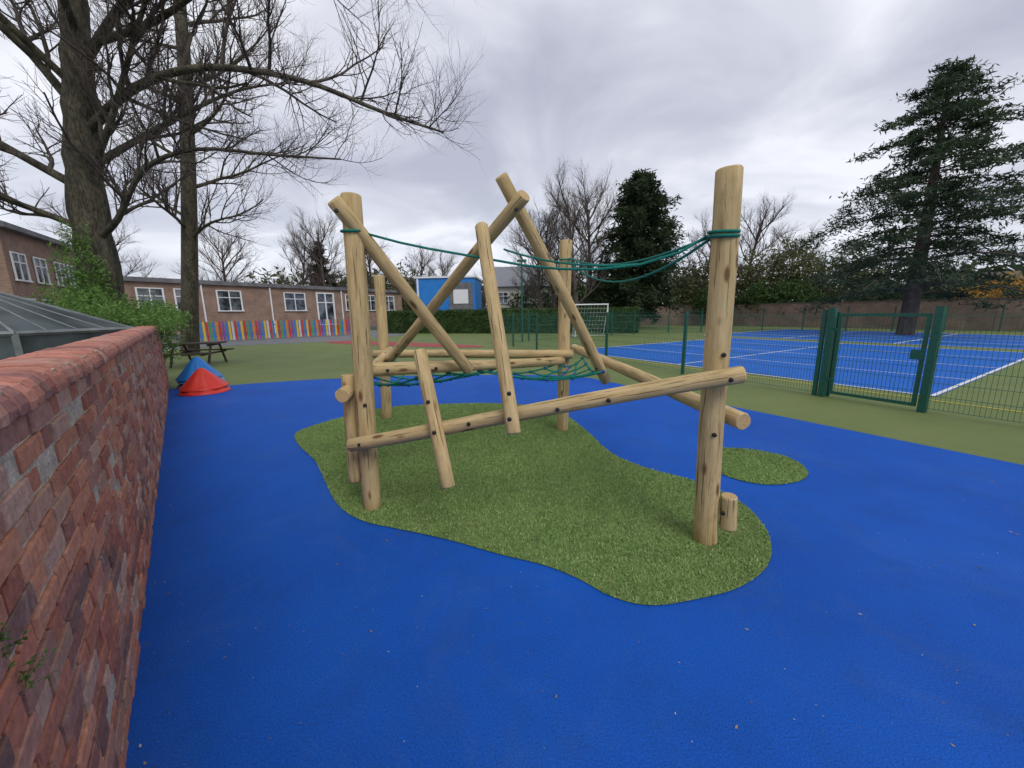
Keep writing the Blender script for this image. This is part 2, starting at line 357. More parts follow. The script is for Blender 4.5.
log('cross_beam',(-1.28,3.09,1.14),(.66,4.93,.97),.060,.054)
log('rear_side_beam',(1.52,2.40,.875),(.87,5.3,1.10),.060,.056)
log('brace_1',(-1.23,2.83,2.38),(-.41,3.68,1.05),.053,.053)
log('brace_2',(.12,3.13,2.48),(-1.66,4.96,.95),.053,.057)
log('brace_3',(-.06,3.30,2.68),(1.07,4.22,.82),.053,.057)
log('leaning_log_1',(-.20,2.95,2.23),(0.0,2.43,.80),.050,.048)
log('leaning_log_2',(-.68,2.83,1.33),(-.455,2.45,.41),.050,.048)
log('side_beam',(-1.285,2.82,.99),(-1.86,5.85,1.05),.054,.054)
log('hanging_log',(-1.325,3.05,1.12),(-1.335,3.0,.22),.054,.054)
log('back_beam',(-2.05,5.60,1.02),(.80,4.90,1.06),.058,.058)
log('footing_log',(1.445,2.36,.37),(1.455,2.36,.13),.052,.052)
bb=B()
def bolt(p,n=None,r=.015):
    p=Vector(p); d=(Vector((0,0,p.z))-p).normalized() if n is None else Vector(n)
    bb.tube([p,p+d*.010,p+d*.014],[r,r,r*.6],10)
for p in [(-1.17,2.765,.625),(1.31,2.235,1.185),(-.31,2.585,.83),(.3,2.45,.96),(.62,2.38,1.035),(-.02,2.375,.92),(-.02,2.42,1.08),(-.55,2.555,.78),(-.60,2.64,.98),(-1.155,2.90,.9),(-1.19,2.79,2.3),(.05,3.14,2.38),(-.19,2.885,2.12),(1.39,2.32,.27),(-1.05,3.18,1.13),(-.7,3.48,1.1),(.9,4.0,1.0),(1.325,2.36,1.32),(1.31,2.36,.8)]:
    bolt(p)
bb.obj('bolt_caps',m_cap,frm)
# ropes
m_rope=simple('teal_rope',(.0,.14,.11),(.01,.26,.20),60,.6,.8,300); m_ropeb=simple('blue_rope',(.01,.08,.26),(.02,.13,.38),60,.6,.8,300)
rp=B()
def cat(p,q,sag,n=14):
    p=Vector(p);q=Vector(q); return [p.lerp(q,i/n)-Vector((0,0,4*sag*(i/n)*(1-i/n))) for i in range(n+1)]
def ring(c,r,tr=.010,mi=0):
    rp.tube([(c[0]+r*math.cos(a),c[1]+r*math.sin(a),c[2]+.01*math.sin(a)) for a in [i*math.pi/8 for i in range(17)]],tr,6,mi,False)
main=[(-1.08,2.96,2.19),(-.82,2.97,2.12),(-.60,2.95,2.07),(-.15,2.92,1.985),(.10,2.85,1.93),(.35,2.78,1.895),(.60,2.70,1.88),(.85,2.6,1.895),(1.08,2.53,1.96),(1.23,2.49,2.05)]
rp.tube(main,.0095,6); ring((-1.15,2.96,2.2),.084); ring((1.295,2.43,2.06),.083); ring((1.295,2.43,2.035),.083);ring((.71,5.03,2.25),.088)
rp.tube(cat((.74,4.95,2.25),(1.26,2.51,2.05),.12),.0095,6); rp.tube(cat((.72,4.95,2.23),(1.25,2.51,2.03),.26),.0095,6)
rp.tube(cat((-.05,3.22,2.10),(.85,2.62,1.9),.05),.0085,6)
def net(c00,c10,c01,c11,nu,nv,sag):
    def P(u,v):
        a=Vector(c00).lerp(Vector(c10),u);b=Vector(c01).lerp(Vector(c11),u);p=a.lerp(b,v)
        return p-Vector((0,0,sag*4*u*(1-u)*.6+sag*4*v*(1-v)*.6))
    for i in range(nu+1): rp.tube([P(i/nu,j/12) for j in range(13)],.010,6,0)
    for j in range(nv+1): rp.tube([P(i/12,j/nv) for i in range(13)],.010,6,int(j==nv//2))
    for i in range(nu+1):
        for j in range(nv+1): rp.sphere(P(i/nu,j/nv),.021,int((i*3+j)%4==0))
net((-.35,3.98,1.0),(.6,4.85,.95),(.95,3.9,.98),(.9,4.8,1.02),5,4,.13)
net((-1.38,3.4,1.0),(-1.75,5.2,1.0),(-.75,3.62,1.08),(-.1,4.2,1.02),5,4,.14)
rp.obj('rope_net',[m_rope,m_ropeb],frm,True)
# ------------------------------------------------------------------ mesh fence
m_fence=simple('green_coated_steel',(.006,.075,.05),(.012,.11,.075),20,.45,spec=.5)
def fence(P,h,name='mesh_fence',sp=.05,posts=2.4,wr=.0022):
    fb=B()
    for (a,b) in zip(P[:-1],P[1:]):
        a=Vector((*a,0));b=Vector((*b,0));L=(b-a).length;t=(b-a)/L
        n=int(L/sp)
        for i in range(n): 
            p=a+t*(i*sp); fb.tube([p+Vector((0,0,.05)),p+Vector((0,0,h))],wr,3,0,False)
        z=.06
        while z<h+.01:
            for o in (-.006,.006):
                q=Vector((-t.y,t.x,0))*o; fb.tube([a+q+Vector((0,0,z)),b+q+Vector((0,0,z))],wr*1.2,3,0,False)
            z+=.2
        n=max(1,round(L/posts))
        for i in range(n+1):
            p=a+t*(L*i/n); X=frame((p.x,p.y),(t.x,t.y)); fb.box(-.03,.03,-.03,.03,0,h+.06,xf=X)
    return fb.obj(name,m_fence)
fence([(-.9,20.2),(3.05,12.2),(5.66,6.95)],1.5,wr=.003); fence([(6.36,5.68),(6.85,4.75),(8.6,1.5)],1.5,wr=.0028)
fence([(-.9,20.2),(8.5,26.5),(19,29),(30,23.5),(38,12)],1.6,sp=.12,wr=.004)
gt=empty('mesh_gate'); g=B(); d=Vector((.55,-1.06)).normalized(); X=frame((5.72,6.85),(d.x,d.y)); W=1.17
g.box(-.05,.05,-.05,.05,0,1.60,xf=X); g.box(-.01,.07,.09,.13,0,1.52,xf=X)
g.box(W+.10,W+.19,-.045,.045,0,1.60,xf=X)
for x in (.10,W+.02): g.box(x,x+.05,-.022,.022,.07,1.50,xf=X)
for z in (.07,1.45): g.box(.152,W+.018,-.022,.022,z,z+.05,xf=X)
for i in range(20):
    x=.15+(W-.13)*(i+.5)/20; g.box(x-.0025,x+.0025,-.0025,.0025,.12,1.45,xf=X)
for i in range(1,7): g.box(.151,W+.019,-.007,-.003,.12+.19*i,.125+.19*i,xf=X)
g.box(W-.08,W+.08,-.05,-.023,.80,.95,xf=X)
for z in (.3,1.2): g.box(.05,.10,-.02,.02,z,z+.05,xf=X)
g.obj('gate_frame',m_fence,gt)
# ------------------------------------------------------------------ trees
m_bark=simple('bark',(.035,.032,.022),(.12,.105,.075),5,.95,1.0,22,vs=(1,1,.3),fine=(30,.6))
m_bark2=simple('twig_bark',(.065,.052,.045),(.13,.105,.09),5,.95)
def foliage(name,c1,c2,c3,scale=1.2):
    m,nt,b=newmat(name); v=coord(nt)
    col=ramp(nt,noise(nt,v,scale,4,.65),[(.32,c1),(.5,c2),(.68,c3)])
    g=ramp(nt,noise(nt,v,scale*14,2,.6),[(.3,(.6,)*3),(.7,(1.35,)*3)]); col=mixc(nt,1.0,col,g,'MULTIPLY')
    nt.links.new(col,b.inputs['Base Color']); b.inputs['Roughness'].default_value=.65; b.inputs['Specular IOR Level'].default_value=.25
    tr=nt.nodes.new('ShaderNodeBsdfTranslucent'); nt.links.new(col,tr.inputs[0]); mx=nt.nodes.new('ShaderNodeMixShader'); mx.inputs[0].default_value=.35
    nt.links.new(b.outputs[0],mx.inputs[1]); nt.links.new(tr.outputs[0],mx.inputs[2]); nt.links.new(mx.outputs[0],nt.nodes['Material Output'].inputs[0])
    return m
f_con=foliage('conifer_needles',(.025,.045,.026),(.05,.08,.043),(.08,.115,.06),.7)
f_dark=foliage('evergreen_leaves',(.02,.038,.015),(.04,.062,.026),(.06,.09,.036),.6)
f_ivy=foliage('ivy_leaves',(.07,.14,.03),(.13,.25,.055),(.22,.36,.10),3)
f_hedge=foliage('hedge_leaves',(.035,.07,.02),(.06,.11,.03),(.09,.15,.045),1.5)
f_olive=foliage('spring_leaves',(.07,.08,.035),(.12,.13,.055),(.18,.19,.085),.6)
f_or=foliage('orange_leaves',(.45,.22,.03),(.65,.38,.06),(.7,.50,.12),2)
def perp(t):
    a=Vector((U(-1,1),U(-1,1),U(-1,1))); a-=t*a.dot(t); return a.normalized()
def wander(p,d,L,n,j,up):
    pts=[p]; d=d.normalized()
    for i in range(n):
        d=(d+Vector((U(-j,j),U(-j,j),U(-j,j)+up))).normalized(); pts.append(pts[-1]+d*L/n)
    return pts
def branch(b,pts,r0,r1,lev,maxlev,kids,lens,up=.06,spread=(30,62),tmin=.15):
    n=len(pts); rad=[r0+(r1-r0)*(i/(n-1))**.8 for i in range(n)]
    b.tube(pts,rad,9 if r0>.12 else (5 if r0>.03 else 3),0 if r0>.05 else 1,False)
    if lev>=maxlev: return
    for k in range(kids[lev]):
        t=tmin+(1-tmin)*((k+R())/kids[lev]); x=t*(n-1); i=min(int(x),n-2); f=x-i
        p=pts[i].lerp(pts[i+1],f); tg=(pts[i+1]-pts[i]).normalized(); a=math.radians(U(*spread))
        d=tg*math.cos(a)+perp(tg)*math.sin(a); d.z+=.25 if lev<2 else .05
        L=lens[lev]*U(.6,1.25)*(1.15-.55*t); rr=rad[i]*(1-f)+rad[i+1]*f
        rs=min(rr*.65,[.05,.021,.010,.006][min(lev,3)]*U(.8,1.2)*lens[4])
        branch(b,wander(p,d,L,5 if lev<2 else 4,.22,up),rs,rs*.35,lev+1,maxlev,kids,lens,up,spread)
def catm(P,n=5):
    P=[Vector(p) for p in P]; out=[]
    for i in range(len(P)-1):
        a=P[max(i-1,0)];b=P[i];c=P[i+1];d=P[min(i+2,len(P)-1)]
        for k in range(n):
            t=k/n; out.append(.5*((2*b)+(c-a)*t+(2*a-5*b+4*c-d)*t*t+(3*b-a-3*c+d)*t**3))
    out.append(P[-1]); return out
# big tree behind the wall
tb=B(); T=[(-9.75,9.4,-.1),(-9.62,9.25,1.5),(-9.50,9.2,4.2),(-9.2,9.2,6.3),(-9.0,9.3,8.4),(-8.8,9.5,11.5),(-8.7,9.6,14)]
tp=catm(T,8); tb.tube(tp,[(.50-.22*(i/(len(tp)-1))**.6-.18*(i/(len(tp)-1)))*(1+.07*math.sin(i*1.7)+.04*math.sin(i*3.1)) for i in range(len(tp))],18,0)
LM=[([(-9.2,9.2,5.6),(-7.8,8.9,6.25),(-6.0,8.5,6.4),(-3.9,8,5.9),(-2.2,7.5,5.1),(-1.1,7.1,4.6)],.115),
([(-9.4,9.2,3.4),(-8.6,8.9,3.75),(-7.6,8.6,4.6),(-6.3,8.4,4.9),(-4.6,8.2,4.7),(-3.2,7.9,4.5)],.085),
([(-9.1,9.2,6.8),(-7.6,9.0,8.0),(-5.6,8.6,8.9),(-3.4,8.2,9.2),(-2.2,7.9,8.9)],.11),
([(-9.0,9.3,8.0),(-8.0,9.0,9.6),(-6.2,8.6,11),(-4.4,8.4,12)],.11),
([(-9.5,9.2,4.4),(-10.8,8.8,5.3),(-12.2,8.4,6.4),(-13.5,8.2,6.8)],.11),
([(-9.45,9.2,3.5),(-10.6,8.5,4.1),(-11.6,8,4.4),(-12.8,7.5,4.3)],.085),
([(-9.3,9.2,6.0),(-10.3,9.0,7.6),(-11.5,8.8,9.2),(-12.2,8.6,11)],.11),
([(-9.2,9.3,5.0),(-8.2,10.2,6.2),(-7.0,11.2,7.4),(-5.6,12,8)],.09),
([(-9.0,9.2,7.4),(-8.2,8.0,8.6),(-7.2,6.8,9.4),(-5.8,5.8,9.8)],.09),
([(-9.2,9.2,6.4),(-9.6,7.8,7.6),(-9.2,6.2,8.4),(-8.4,5,8.6)],.085),
([(-9.3,9.2,4.8),(-8.4,8.9,5.6),(-7.2,8.6,7.2),(-6.2,8.4,8.6),(-5.6,8.2,9.8)],.085),
([(-9.0,9.2,7.2),(-7.0,8.8,7.4),(-5.0,8.3,7.9),(-3.0,7.8,7.7),(-1.8,7.4,7.0)],.085)]
for pts,r in LM: branch(tb,catm(pts,4),r,.016,0,3,[20,10,6],[1.8,.9,.45,.3,1.0],.07)
tb.obj('bare_tree',[m_bark,m_bark2],smooth=True)
tb=B(); tp=catm([(-13.7,16.2,-.1),(-13.35,16,1.2),(-12.55,16,6.1),(-11.9,16,11),(-11.6,16,15)]); tb.tube(tp,[.36-.2*(i/(len(tp)-1)) for i in range(len(tp))],10,0)
for z,dx,dy,L in ((4.6,1,-.3,4),(5.4,-1,.2,3.5),(6.5,1,.3,4.6),(7.5,-1,-.2,4),(8.4,1,-.2,4.6),(9.5,-.8,.4,4),(10,.9,.2,4.2),(11.2,-.9,0,3.6),(12,.8,.3,3.6),(5.0,.2,-1,3),(9,.1,-1,3.4)):
    p=Vector((-13.35+.165*(z-1.2),16,z)); branch(tb,wander(p,Vector((dx,dy,.35)),L,8,.16,.03),.08,.015,0,3,[14,8,4],[1.8,.9,.45,.3,1.0],.06)
tb.obj('bare_tree.001',[m_bark,m_bark2],smooth=True)
# distant bare tree prototypes
def baretree(seed,H,wd):
    random.seed(seed); b=B(); tr=wander(Vector((0,0,-.2)),Vector((0,0,1)),H*.8,8,.06,.05)
    b.tube(tr,[.22*H/12*(1-.8*i/8) for i in range(9)],7,0,False)
    for k in range(16):
        t=.22+.74*k/16; x=t*8; i=int(x); p=tr[i].lerp(tr[min(i+1,8)],x-i); a=k*2.4+U(-.4,.4)
        d=Vector((math.cos(a),math.sin(a),.5+.9*t)); branch(b,wander(p,d,wd*U(.75,1.1)*(1.1-.5*t),7,.14,.06),.07*H/12,.02,0,3,[9,7,5],[wd*.42,wd*.21,wd*.11,.3,1.4],.06,(22,50))
    return b
protos=[]
for i,(s,H,wd) in enumerate(((3,12,4.2),(5,11,4.8),(9,9.5,3.6))):
    protos.append((baretree(s,H,wd),H))
first={}
cnt=2
def place_bare(i,x,y,h,rz,wmul=1):
    global cnt
    b,H=protos[i]; nm='bare_tree.%03d'%cnt; cnt+=1
    if i not in first: o=b.obj(nm,[m_bark2,m_bark2]); first[i]=o.data
    else: o=link(bpy.data.objects.new(nm,first[i]))
    s=h/H; o.location=(x,y,0); o.scale=(s*wmul,s*wmul,s); o.rotation_euler[2]=rz
place_bare(0,5.6,33,13.4,0); place_bare(1,2.8,36,11.4,1.2,1.1); place_bare(1,8,38,14,2.2,1.2); place_bare(2,4.5,39,12.5,3.2,1.3)
place_bare(0,25.5,43,13.6,3,1.1); place_bare(2,20,42,11.5,.5,1.1); place_bare(1,31,44,10.5,4,1.2); place_bare(2,17,44,10,5)
place_bare(1,-22,47,13.5,2,1.0); place_bare(2,-26,48,12.5,1,1); place_bare(0,-18,52,12.8,.3,1.1); place_bare(2,-10,55,10.5,2.3,1.1); place_bare(1,-33,45,12,5,1.2); place_bare(0,-13.5,56,11.5,4,1.1); place_bare(0,-38,38,13,1.7,1.2); place_bare(2,-4,56,8.5,1.9,1.1)
random.seed(21)
# conifers
def conifer(name,base,H,wid,z0,nb,nl,ls,mat,top=.06,asym=(0,0),pw=.75,droop=.10,flat=.35,seed=1,tr=.42,lumps=.35):
    random.seed(seed); b=B()
    b.tube([(0,0,-.2),(.1,.0,H*.3),(.05,0,H*.7),(0,0,H)],[tr,tr*.75,tr*.4,.03],9,0,False)
    C=[]
    for k in range(nb):
        t=((k+R())/nb)**.85; z=z0+(H-z0)*t; a=k*2.399+U(-.5,.5)
        prof=((1-t)**pw)*(1-.35*max(0,.22-t)/.22)
        L=wid*prof*U(1-lumps,1+lumps*.6)+top*wid
        d=Vector((math.cos(a)+asym[0],math.sin(a)+asym[1],0))
        d=d.normalized()*(1+.3*(asym[0]*math.cos(a)+asym[1]*math.sin(a)))
        pts=[Vector((0,0,z))+d*(L*s)+Vector((0,0,L*(.22*s-.30*s*s*(1+droop*3*(1-t))) )) for s in [i/7 for i in range(8)]]
        b.tube(pts,[.08*(1-.85*i/7)*(1.1-t) for i in range(8)],4,0,False)
        m_=int(nl*(L/wid+.15)/nb*1.6)
        sd=Vector((-d.y,d.x,0)).normalized()
        ns=max(2,int(L*2.2))
        for q in range(ns):
            s=.22+.8*(q+R())/ns; x=min(s,1)*7; i=min(int(x),6); p=pts[i].lerp(pts[i+1],x-i)
            side=U(-1,1)*L*.30*(1.15-s*.75); cc=p+sd*side+Vector((0,0,-.12*abs(side)+U(-.1,.1))); cr=U(.18,.42)*(.5+.5*L/wid)+.06
            kk=max(4,int(m_/ns))
            g=rng.normal(size=(kk,3))*np.array([cr,cr,cr*flat]); C.append(g+np.array(cc))
    C=np.concatenate(C); b.leaves(C,ls,1,.30,asp=.42)
    return b.obj(name,[m_bark2,mat],loc=base)
conifer('conifer_tree',(22.9,22.2,0),13.8,5.6,2.2,86,34000,.15,f_con,asym=(.0,-.05),pw=.64,droop=.14,seed=4,lumps=.58,flat=.38)
conifer('evergreen_tree',(11.3,35,0),13.0,4.5,1.2,90,24000,.26,f_dark,pw=.5,seed=8,flat=.8,lumps=.35)
conifer('conifer_tree.001',(-24,50,0),10.5,2.2,1,50,6000,.3,f_dark,seed=3)
# leafy masses
def mass(name,blobs,n,ls,mat,flat=0,bark=None,shell=.55):
    b=B(); tot=sum(x[3]*x[4]*x[5] for x in blobs)**1.0; C=[]
    for (x,y,z,rx,ry,rz) in blobs:
        k=int(n*rx*ry*rz/tot)+10; g=rng.normal(size=(k,3)); g/=np.linalg.norm(g,axis=1)[:,None]; r=(shell+(1-shell)*rng.random(k))*(1+.18*np.sin(g[:,0]*7+x)*np.sin(g[:,1]*6+y)*1.0+.12*np.sin(g[:,2]*9))
        C.append(g*r[:,None]*np.array([rx,ry,rz])+np.array([x,y,z]))
    C=np.concatenate(C); C=C[C[:,2]>0.01]; b.leaves(C,ls,0,flat); return b.obj(name,mat)
def row(p,q,z,r,n,jit=.3,rz=None):
    out=[]
    for i in range(n):
        t=(i+.5)/n; rr=r*U(1-jit,1+jit); out.append((p[0]+(q[0]-p[0])*t+U(-.3,.3)*r,p[1]+(q[1]-p[1])*t+U(-.3,.3)*r,z*U(.9,1.1),rr,rr,(rz or rr)*U(1-jit,1+jit)))
    return out
mass('shrub_mass',row((17,43),(27,42),3.4,2.6,6)+row((25,40),(32,33),4.4,2.3,6),15000,.22,f_olive)
mass('green_shrub',row((19,39.6),(27,34),2.2,1.7,6),8000,.18,f_hedge)
mass('dark_shrub_mass',row((27,32),(34,28.5),1.8,1.7,5)+row((36,22),(46,14),1.6,1.9,6),14000,.2,f_dark)
mass('orange_shrub',row((31.0,26.4),(37,25.0),2.2,1.25,6),7000,.13,f_or)
mass('shrub_mass.001',row((-36,46),(-6,60),3.0,3.4,11),12000,.35,f_olive); mass('shrub_mass.002',row((0,48),(16,46),2.6,2.3,8),9000,.28,f_hedge)
mass('background_tree_mass',row((-120,70),(120,90),3,8,26,.35,5),22000,.8,f_olive)
mass('background_tree_mass.001',row((60,-10),(60,70),3,6,12,.35,4),8000,.7,f_dark)
# clipped hedge
def hedge(name,P,h,wd,n,ls,mat):
    b=B(); C=[]; Ls=[math.dist(a,c) for a,c in zip(P[:-1],P[1:])]
    for (a,c),L in zip(zip(P[:-1],P[1:]),Ls):
        k=int(n*L/sum(Ls)); t=rng.random(k); f=rng.random(k); dx,dy=(c[0]-a[0])/L,(c[1]-a[1])/L
        o=np.where(f<.4,-wd/2,np.where(f<.65,wd/2,rng.uniform(-wd/2,wd/2,k)))+rng.normal(size=k)*.05; z=np.where(f<.65,rng.uniform(0,h,k),h)+rng.normal(size=k)*.05
        C.append(np.stack([a[0]+dx*L*t-dy*o,a[1]+dy*L*t+dx*o,z],1))
        b.box(0,L,-wd/2+.08,wd/2-.08,0,h-.08,xf=frame(a,(dx,dy)))
    b.leaves(np.concatenate(C),ls,0); return b.obj(name,mat)
hedge('clipped_hedge',[(-10.3,32.7),(.5,30),(9.3,28.2)],1.75,1.2,9000,.13,f_hedge)
mass('ivy',[(-8.1,8.95,1.55,.55,.45,.42),(-8.6,9.0,1.3,.7,.5,.75),(-9.3,8.75,1.5,.6,.5,1.2),(-9.4,8.65,2.6,.45,.38,1.0),(-7.5,8.25,1.6,.5,.42,.32),(-7.0,7.65,1.58,.5,.38,.26),(-10.4,9,1.3,.8,.6,1.0),(-8.0,8.75,1.0,.38,.3,.55),(-7.9,7.6,1.4,.7,.6,.60),(-8.8,8.0,1.5,.7,.5,.72),(-6.5,6.9,1.52,.45,.30,.22),(-7.2,7.0,1.4,.6,.5,.45)],21000,.042,f_ivy)
sg=B()
for i in range(12):
    p=Vector((-1.045+U(-.01,.01),.662+U(-.02,.02),U(.80,.98))); pts=wander(p,Vector((.35,.2,U(-.2,.9))),U(.02,.06),4,.3,.05); sg.tube(pts,.0008,3,0,False)
    sg.leaves(np.array([tuple(q) for q in pts[1:] for _ in range(2)])+rng.normal(size=(8,3))*.004,.006,0,.2,asp=1.1)
sg.obj('wall_weed',f_ivy)
# ------------------------------------------------------------------ buildings
def brickface(name,c1,c2,mort,sc_=1):
    m,nt,b=newmat(name); tc=nt.nodes.new('ShaderNodeTexCoord'); sp=nt.nodes.new('ShaderNodeSeparateXYZ'); nt.links.new(tc.outputs['Object'],sp.inputs[0])
    ad=nt.nodes.new('ShaderNodeMath'); nt.links.new(sp.outputs[0],ad.inputs[0]); nt.links.new(sp.outputs[1],ad.inputs[1])
    c=nt.nodes.new('ShaderNodeCombineXYZ'); nt.links.new(ad.outputs[0],c.inputs[0]); nt.links.new(sp.outputs[2],c.inputs[1])
    br=nt.nodes.new('ShaderNodeTexBrick'); nt.links.new(c.outputs[0],br.inputs['Vector']); br.inputs['Scale'].default_value=1
    br.inputs['Brick Width'].default_value=.225; br.inputs['Row Height'].default_value=.075; br.inputs['Mortar Size'].default_value=.008
    br.inputs['Color1'].default_value=(*c1,1);br.inputs['Color2'].default_value=(*c2,1);br.inputs['Mortar'].default_value=(*mort,1)
    g=ramp(nt,noise(nt,tc.outputs['Object'],1.3,5),[(.3,(.72,)*3),(.7,(1.2,)*3)]); nt.links.new(mixc(nt,1.0,br.outputs[0],g,'MULTIPLY'),b.inputs['Base Color']); b.inputs['Roughness'].default_value=.9
    return m
m_bb=brickface('school_brick',(.23,.13,.09),(.30,.175,.12),(.31,.27,.23)); m_bw=brickface('boundary_brick',(.18,.105,.08),(.26,.15,.11),(.27,.24,.21))
m_fw=simple('white_upvc',(.70,.71,.72),(.80,.80,.80),4,.4); m_fasc=simple('fascia',(.10,.10,.11),(.20,.20,.21),2,.6); m_roof=simple('roof_tiles',(.07,.06,.06),(.14,.12,.11),4,.8,.5,20)
m_gl,nt_,b_=newmat('window_glass'); b_.inputs['Roughness'].default_value=.08; b_.inputs['Specular IOR Level'].default_value=.8
nn=ramp(nt_,noise(nt_,coord(nt_),.9,3),[(.4,(.02,.025,.03)),(.65,(.22,.24,.27))]); nt_.links.new(nn,b_.inputs['Base Color'])
def window(bx,x0,x1,z0,z1,y=0,mull=1,trans=.35,t=.07):
    bx.box(x0,x1,y-.02,y+.02,z0,z1,mi=2)
    for a,b in ((x0-.03,x0+t),(x1-t,x1+.03)): bx.box(a,b,y-.07,y-.021,z0,z1,mi=1)
    bx.box(x0-.03,x1+.03,y-.072,y-.021,z1+.001,z1+t,mi=1); bx.box(x0-.08,x1+.08,y-.12,y-.021,z0-.08,z0-.001,mi=1); 
    if trans: bx.box(x0+t+.001,x1-t-.001,y-.066,y-.021,z1-(z1-z0)*trans,z1-(z1-z0)*trans+t*.8,mi=1)
    for i in range(mull):
        xm=x0+(x1-x0)*(i+1)/(mull+1); bx.box(xm-t/2,xm+t/2,y-.064,y-.021,z0,z1,mi=1)
f=Vector((.534,.845)); sb=B(); RZ=4.3; Lf=24
sb.box(0,Lf,0,9,0,RZ-.3); sb.box(-.15,Lf+.15,-.2,9.2,RZ-.299,RZ,mi=3); sb.box(0,Lf,-.045,-.001,0,.35,mi=3)
for s0,s1,kind in ((.66,2.1,'w'),(2.7,3.6,'w'),(5.3,7.0,'w'),(10.4,12.3,'w'),(13.4,15.2,'d'),(16.5,17.9,'w'),(18.9,20.2,'w'),(21.2,22.8,'w')):
    if kind=='w': window(sb,s0,s1,2.05,3.55,0,1)
    else: window(sb,s0,s1,.7,3.6,0,1,.3,.12)
for s in (4.3,9.2,16.0): sb.box(s,s+.09,-.13,-.04,0,RZ-.35,mi=1)
ob=sb.obj('walls_and_windows',[m_bb,m_fw,m_gl,m_fasc]); e=empty('school_building'); ob.parent=e; e.location=(-25.8,26,0); e.rotation_euler[2]=math.atan2(f.y,f.x)
tb2=B(); dv=Vector((-3.5,5.8)); L=8.2
tb2.box(0,L,0,9,0,6.0)
tb2.box(-.4,L+.4,-.4,9.4,6.0,6.25,mi=3); tb2.poly([(-.4,-.4,6.25),(L+.4,-.4,6.25),(L-2,4.5,8.0),(2,4.5,8.0)],4); tb2.poly([(-.4,9.4,6.25),(-.4,-.4,6.25),(2,4.5,8.0)],4); tb2.poly([(L+.4,-.4,6.25),(L+.4,9.4,6.25),(L-2,4.5,8.0)],4)
for a in (.5,2.6,4.9,6.6): window(tb2,a,a+1.3,3.6,4.9,0,1); window(tb2,a,a+1.3,1.0,2.6,0,1)
e2=empty('brick_house'); o=tb2.obj('walls_and_roof',[m_bb,m_fw,m_gl,m_fasc,m_roof],e2)
e2.location=(-24.9,19.6,0); e2.rotation_euler[2]=math.atan2(dv.y,dv.x)
# blue classroom
m_bp=simple('blue_cladding',(.02,.18,.55),(.03,.22,.62),2,.5); cb_=B()
X=frame((-8.3,34.3),(1,-.06)); cb_.box(0,5.2,0,4,0,4.6,xf=X,mi=0); cb_.box(-.1,5.3,-.1,4.1,4.601,4.75,xf=X,mi=1)
cb_.box(2.9,5.0,-.05,-.003,1.9,4.2,xf=X,mi=2); cb_.box(3.3,4.6,-.09,-.051,2.4,3.6,xf=X,mi=1); cb_.box(0.1,.25,-.06,-.003,0,4.6,xf=X,mi=1)
cb_.obj('blue_classroom',[m_bp,m_fw,m_fasc])
m_cream=simple('cream_render',(.50,.48,.42),(.62,.60,.54),2,.8); m_slate=simple('slate',(.16,.17,.19),(.24,.25,.27),5,.7)
def house(name,x,y,rz,L,D,hw,hr,wall,roof):
    b=B(); b.box(0,L,0,D,0,hw); b.poly([(-.4,-.4,hw),(L+.4,-.4,hw),(L+.4,D/2,hr),(-.4,D/2,hr)],1); b.poly([(L+.4,D+.4,hw),(-.4,D+.4,hw),(-.4,D/2,hr),(L+.4,D/2,hr)],1)
    b.poly([(0,0,hw),(0,D/2,hr-.1),(0,D,hw)],0); b.poly([(L,0,hw),(L,D,hw),(L,D/2,hr-.1)],0)
    n=int(L/2.6)
    c=B()
    for i in range(n): window(c,1+i*2.6,2.2+i*2.6,hw-1.9,hw-.7,0,1)
    e=empty(name); e.location=(x,y,0); e.rotation_euler[2]=rz; b.obj('walls_and_roof',[wall,roof],e); c.obj('windows',[wall,m_fw,m_gl],e)
house('house',-2.5,47,-.1,8,7,4.6,7.3,m_cream,m_slate); house('house.001',10,50,-.2,9,7,3.6,6,m_bb,m_roof); house('house.002',38.5,37,-.75,6,6,3.0,4.6,m_cream,m_roof)
house('house.003',-16,62,.1,10,8,4.5,7.5,m_bb,m_roof)
# boundary wall
bw=empty('boundary_wall')
for i,(a,c) in enumerate(zip([(48,4),(31,24.6),(19.9,40),(6,43.5)],[(31,24.6),(19.9,40),(6,43.5),(-8,41)])):
    b=B(); L=math.dist(a,c); b.box(0,L,0,.23,0,2.0); b.box(0,L,-.03,.26,2.0,2.08,mi=1); o=b.obj('section',[m_bw,m_roof],bw); o.location=(a[0],a[1],0); o.rotation_euler[2]=math.atan2(c[1]-a[1],c[0]-a[0])
# picket fence
pk=B(); p0=Vector((-19.6,23.9));p1=Vector((-12.2,30.6)); L=(p1-p0).length; X=frame(p0,p1-p0)
mats=[simple('picket_'+n,c,tuple(min(1,x*1.15) for x in c),4,.5) for n,c in (('red',(.45,.04,.04)),('yellow',(.60,.42,.05)),('blue',(.04,.18,.45)),('green',(.06,.28,.10)),('orange',(.55,.20,.04)),('purple',(.20,.07,.30)),('white',(.5,.5,.5)))]
x=0;i=0
while x<L:
    m_=[0,2,1,0,3,2,4,0,5,2,1,6][i%12]; h=1.22
    pk.box(x,x+.11,-.012,.012,.06,h,xf=X,mi=m_); q=len(pk.v)
    pk.v+= [tuple(X@Vector(v)) for v in ((x,-.012,h),(x+.11,-.012,h),(x+.055,-.012,h+.08))]; pk.f.append((q,q+1,q+2)); pk.m.append(m_); pk.c.append((1,1,1))
    x+=.165; i+=1
for z in (.3,.95): pk.box(0,L,.013,.05,z,z+.08,xf=X,mi=2)
pk.obj('picket_fence',mats)
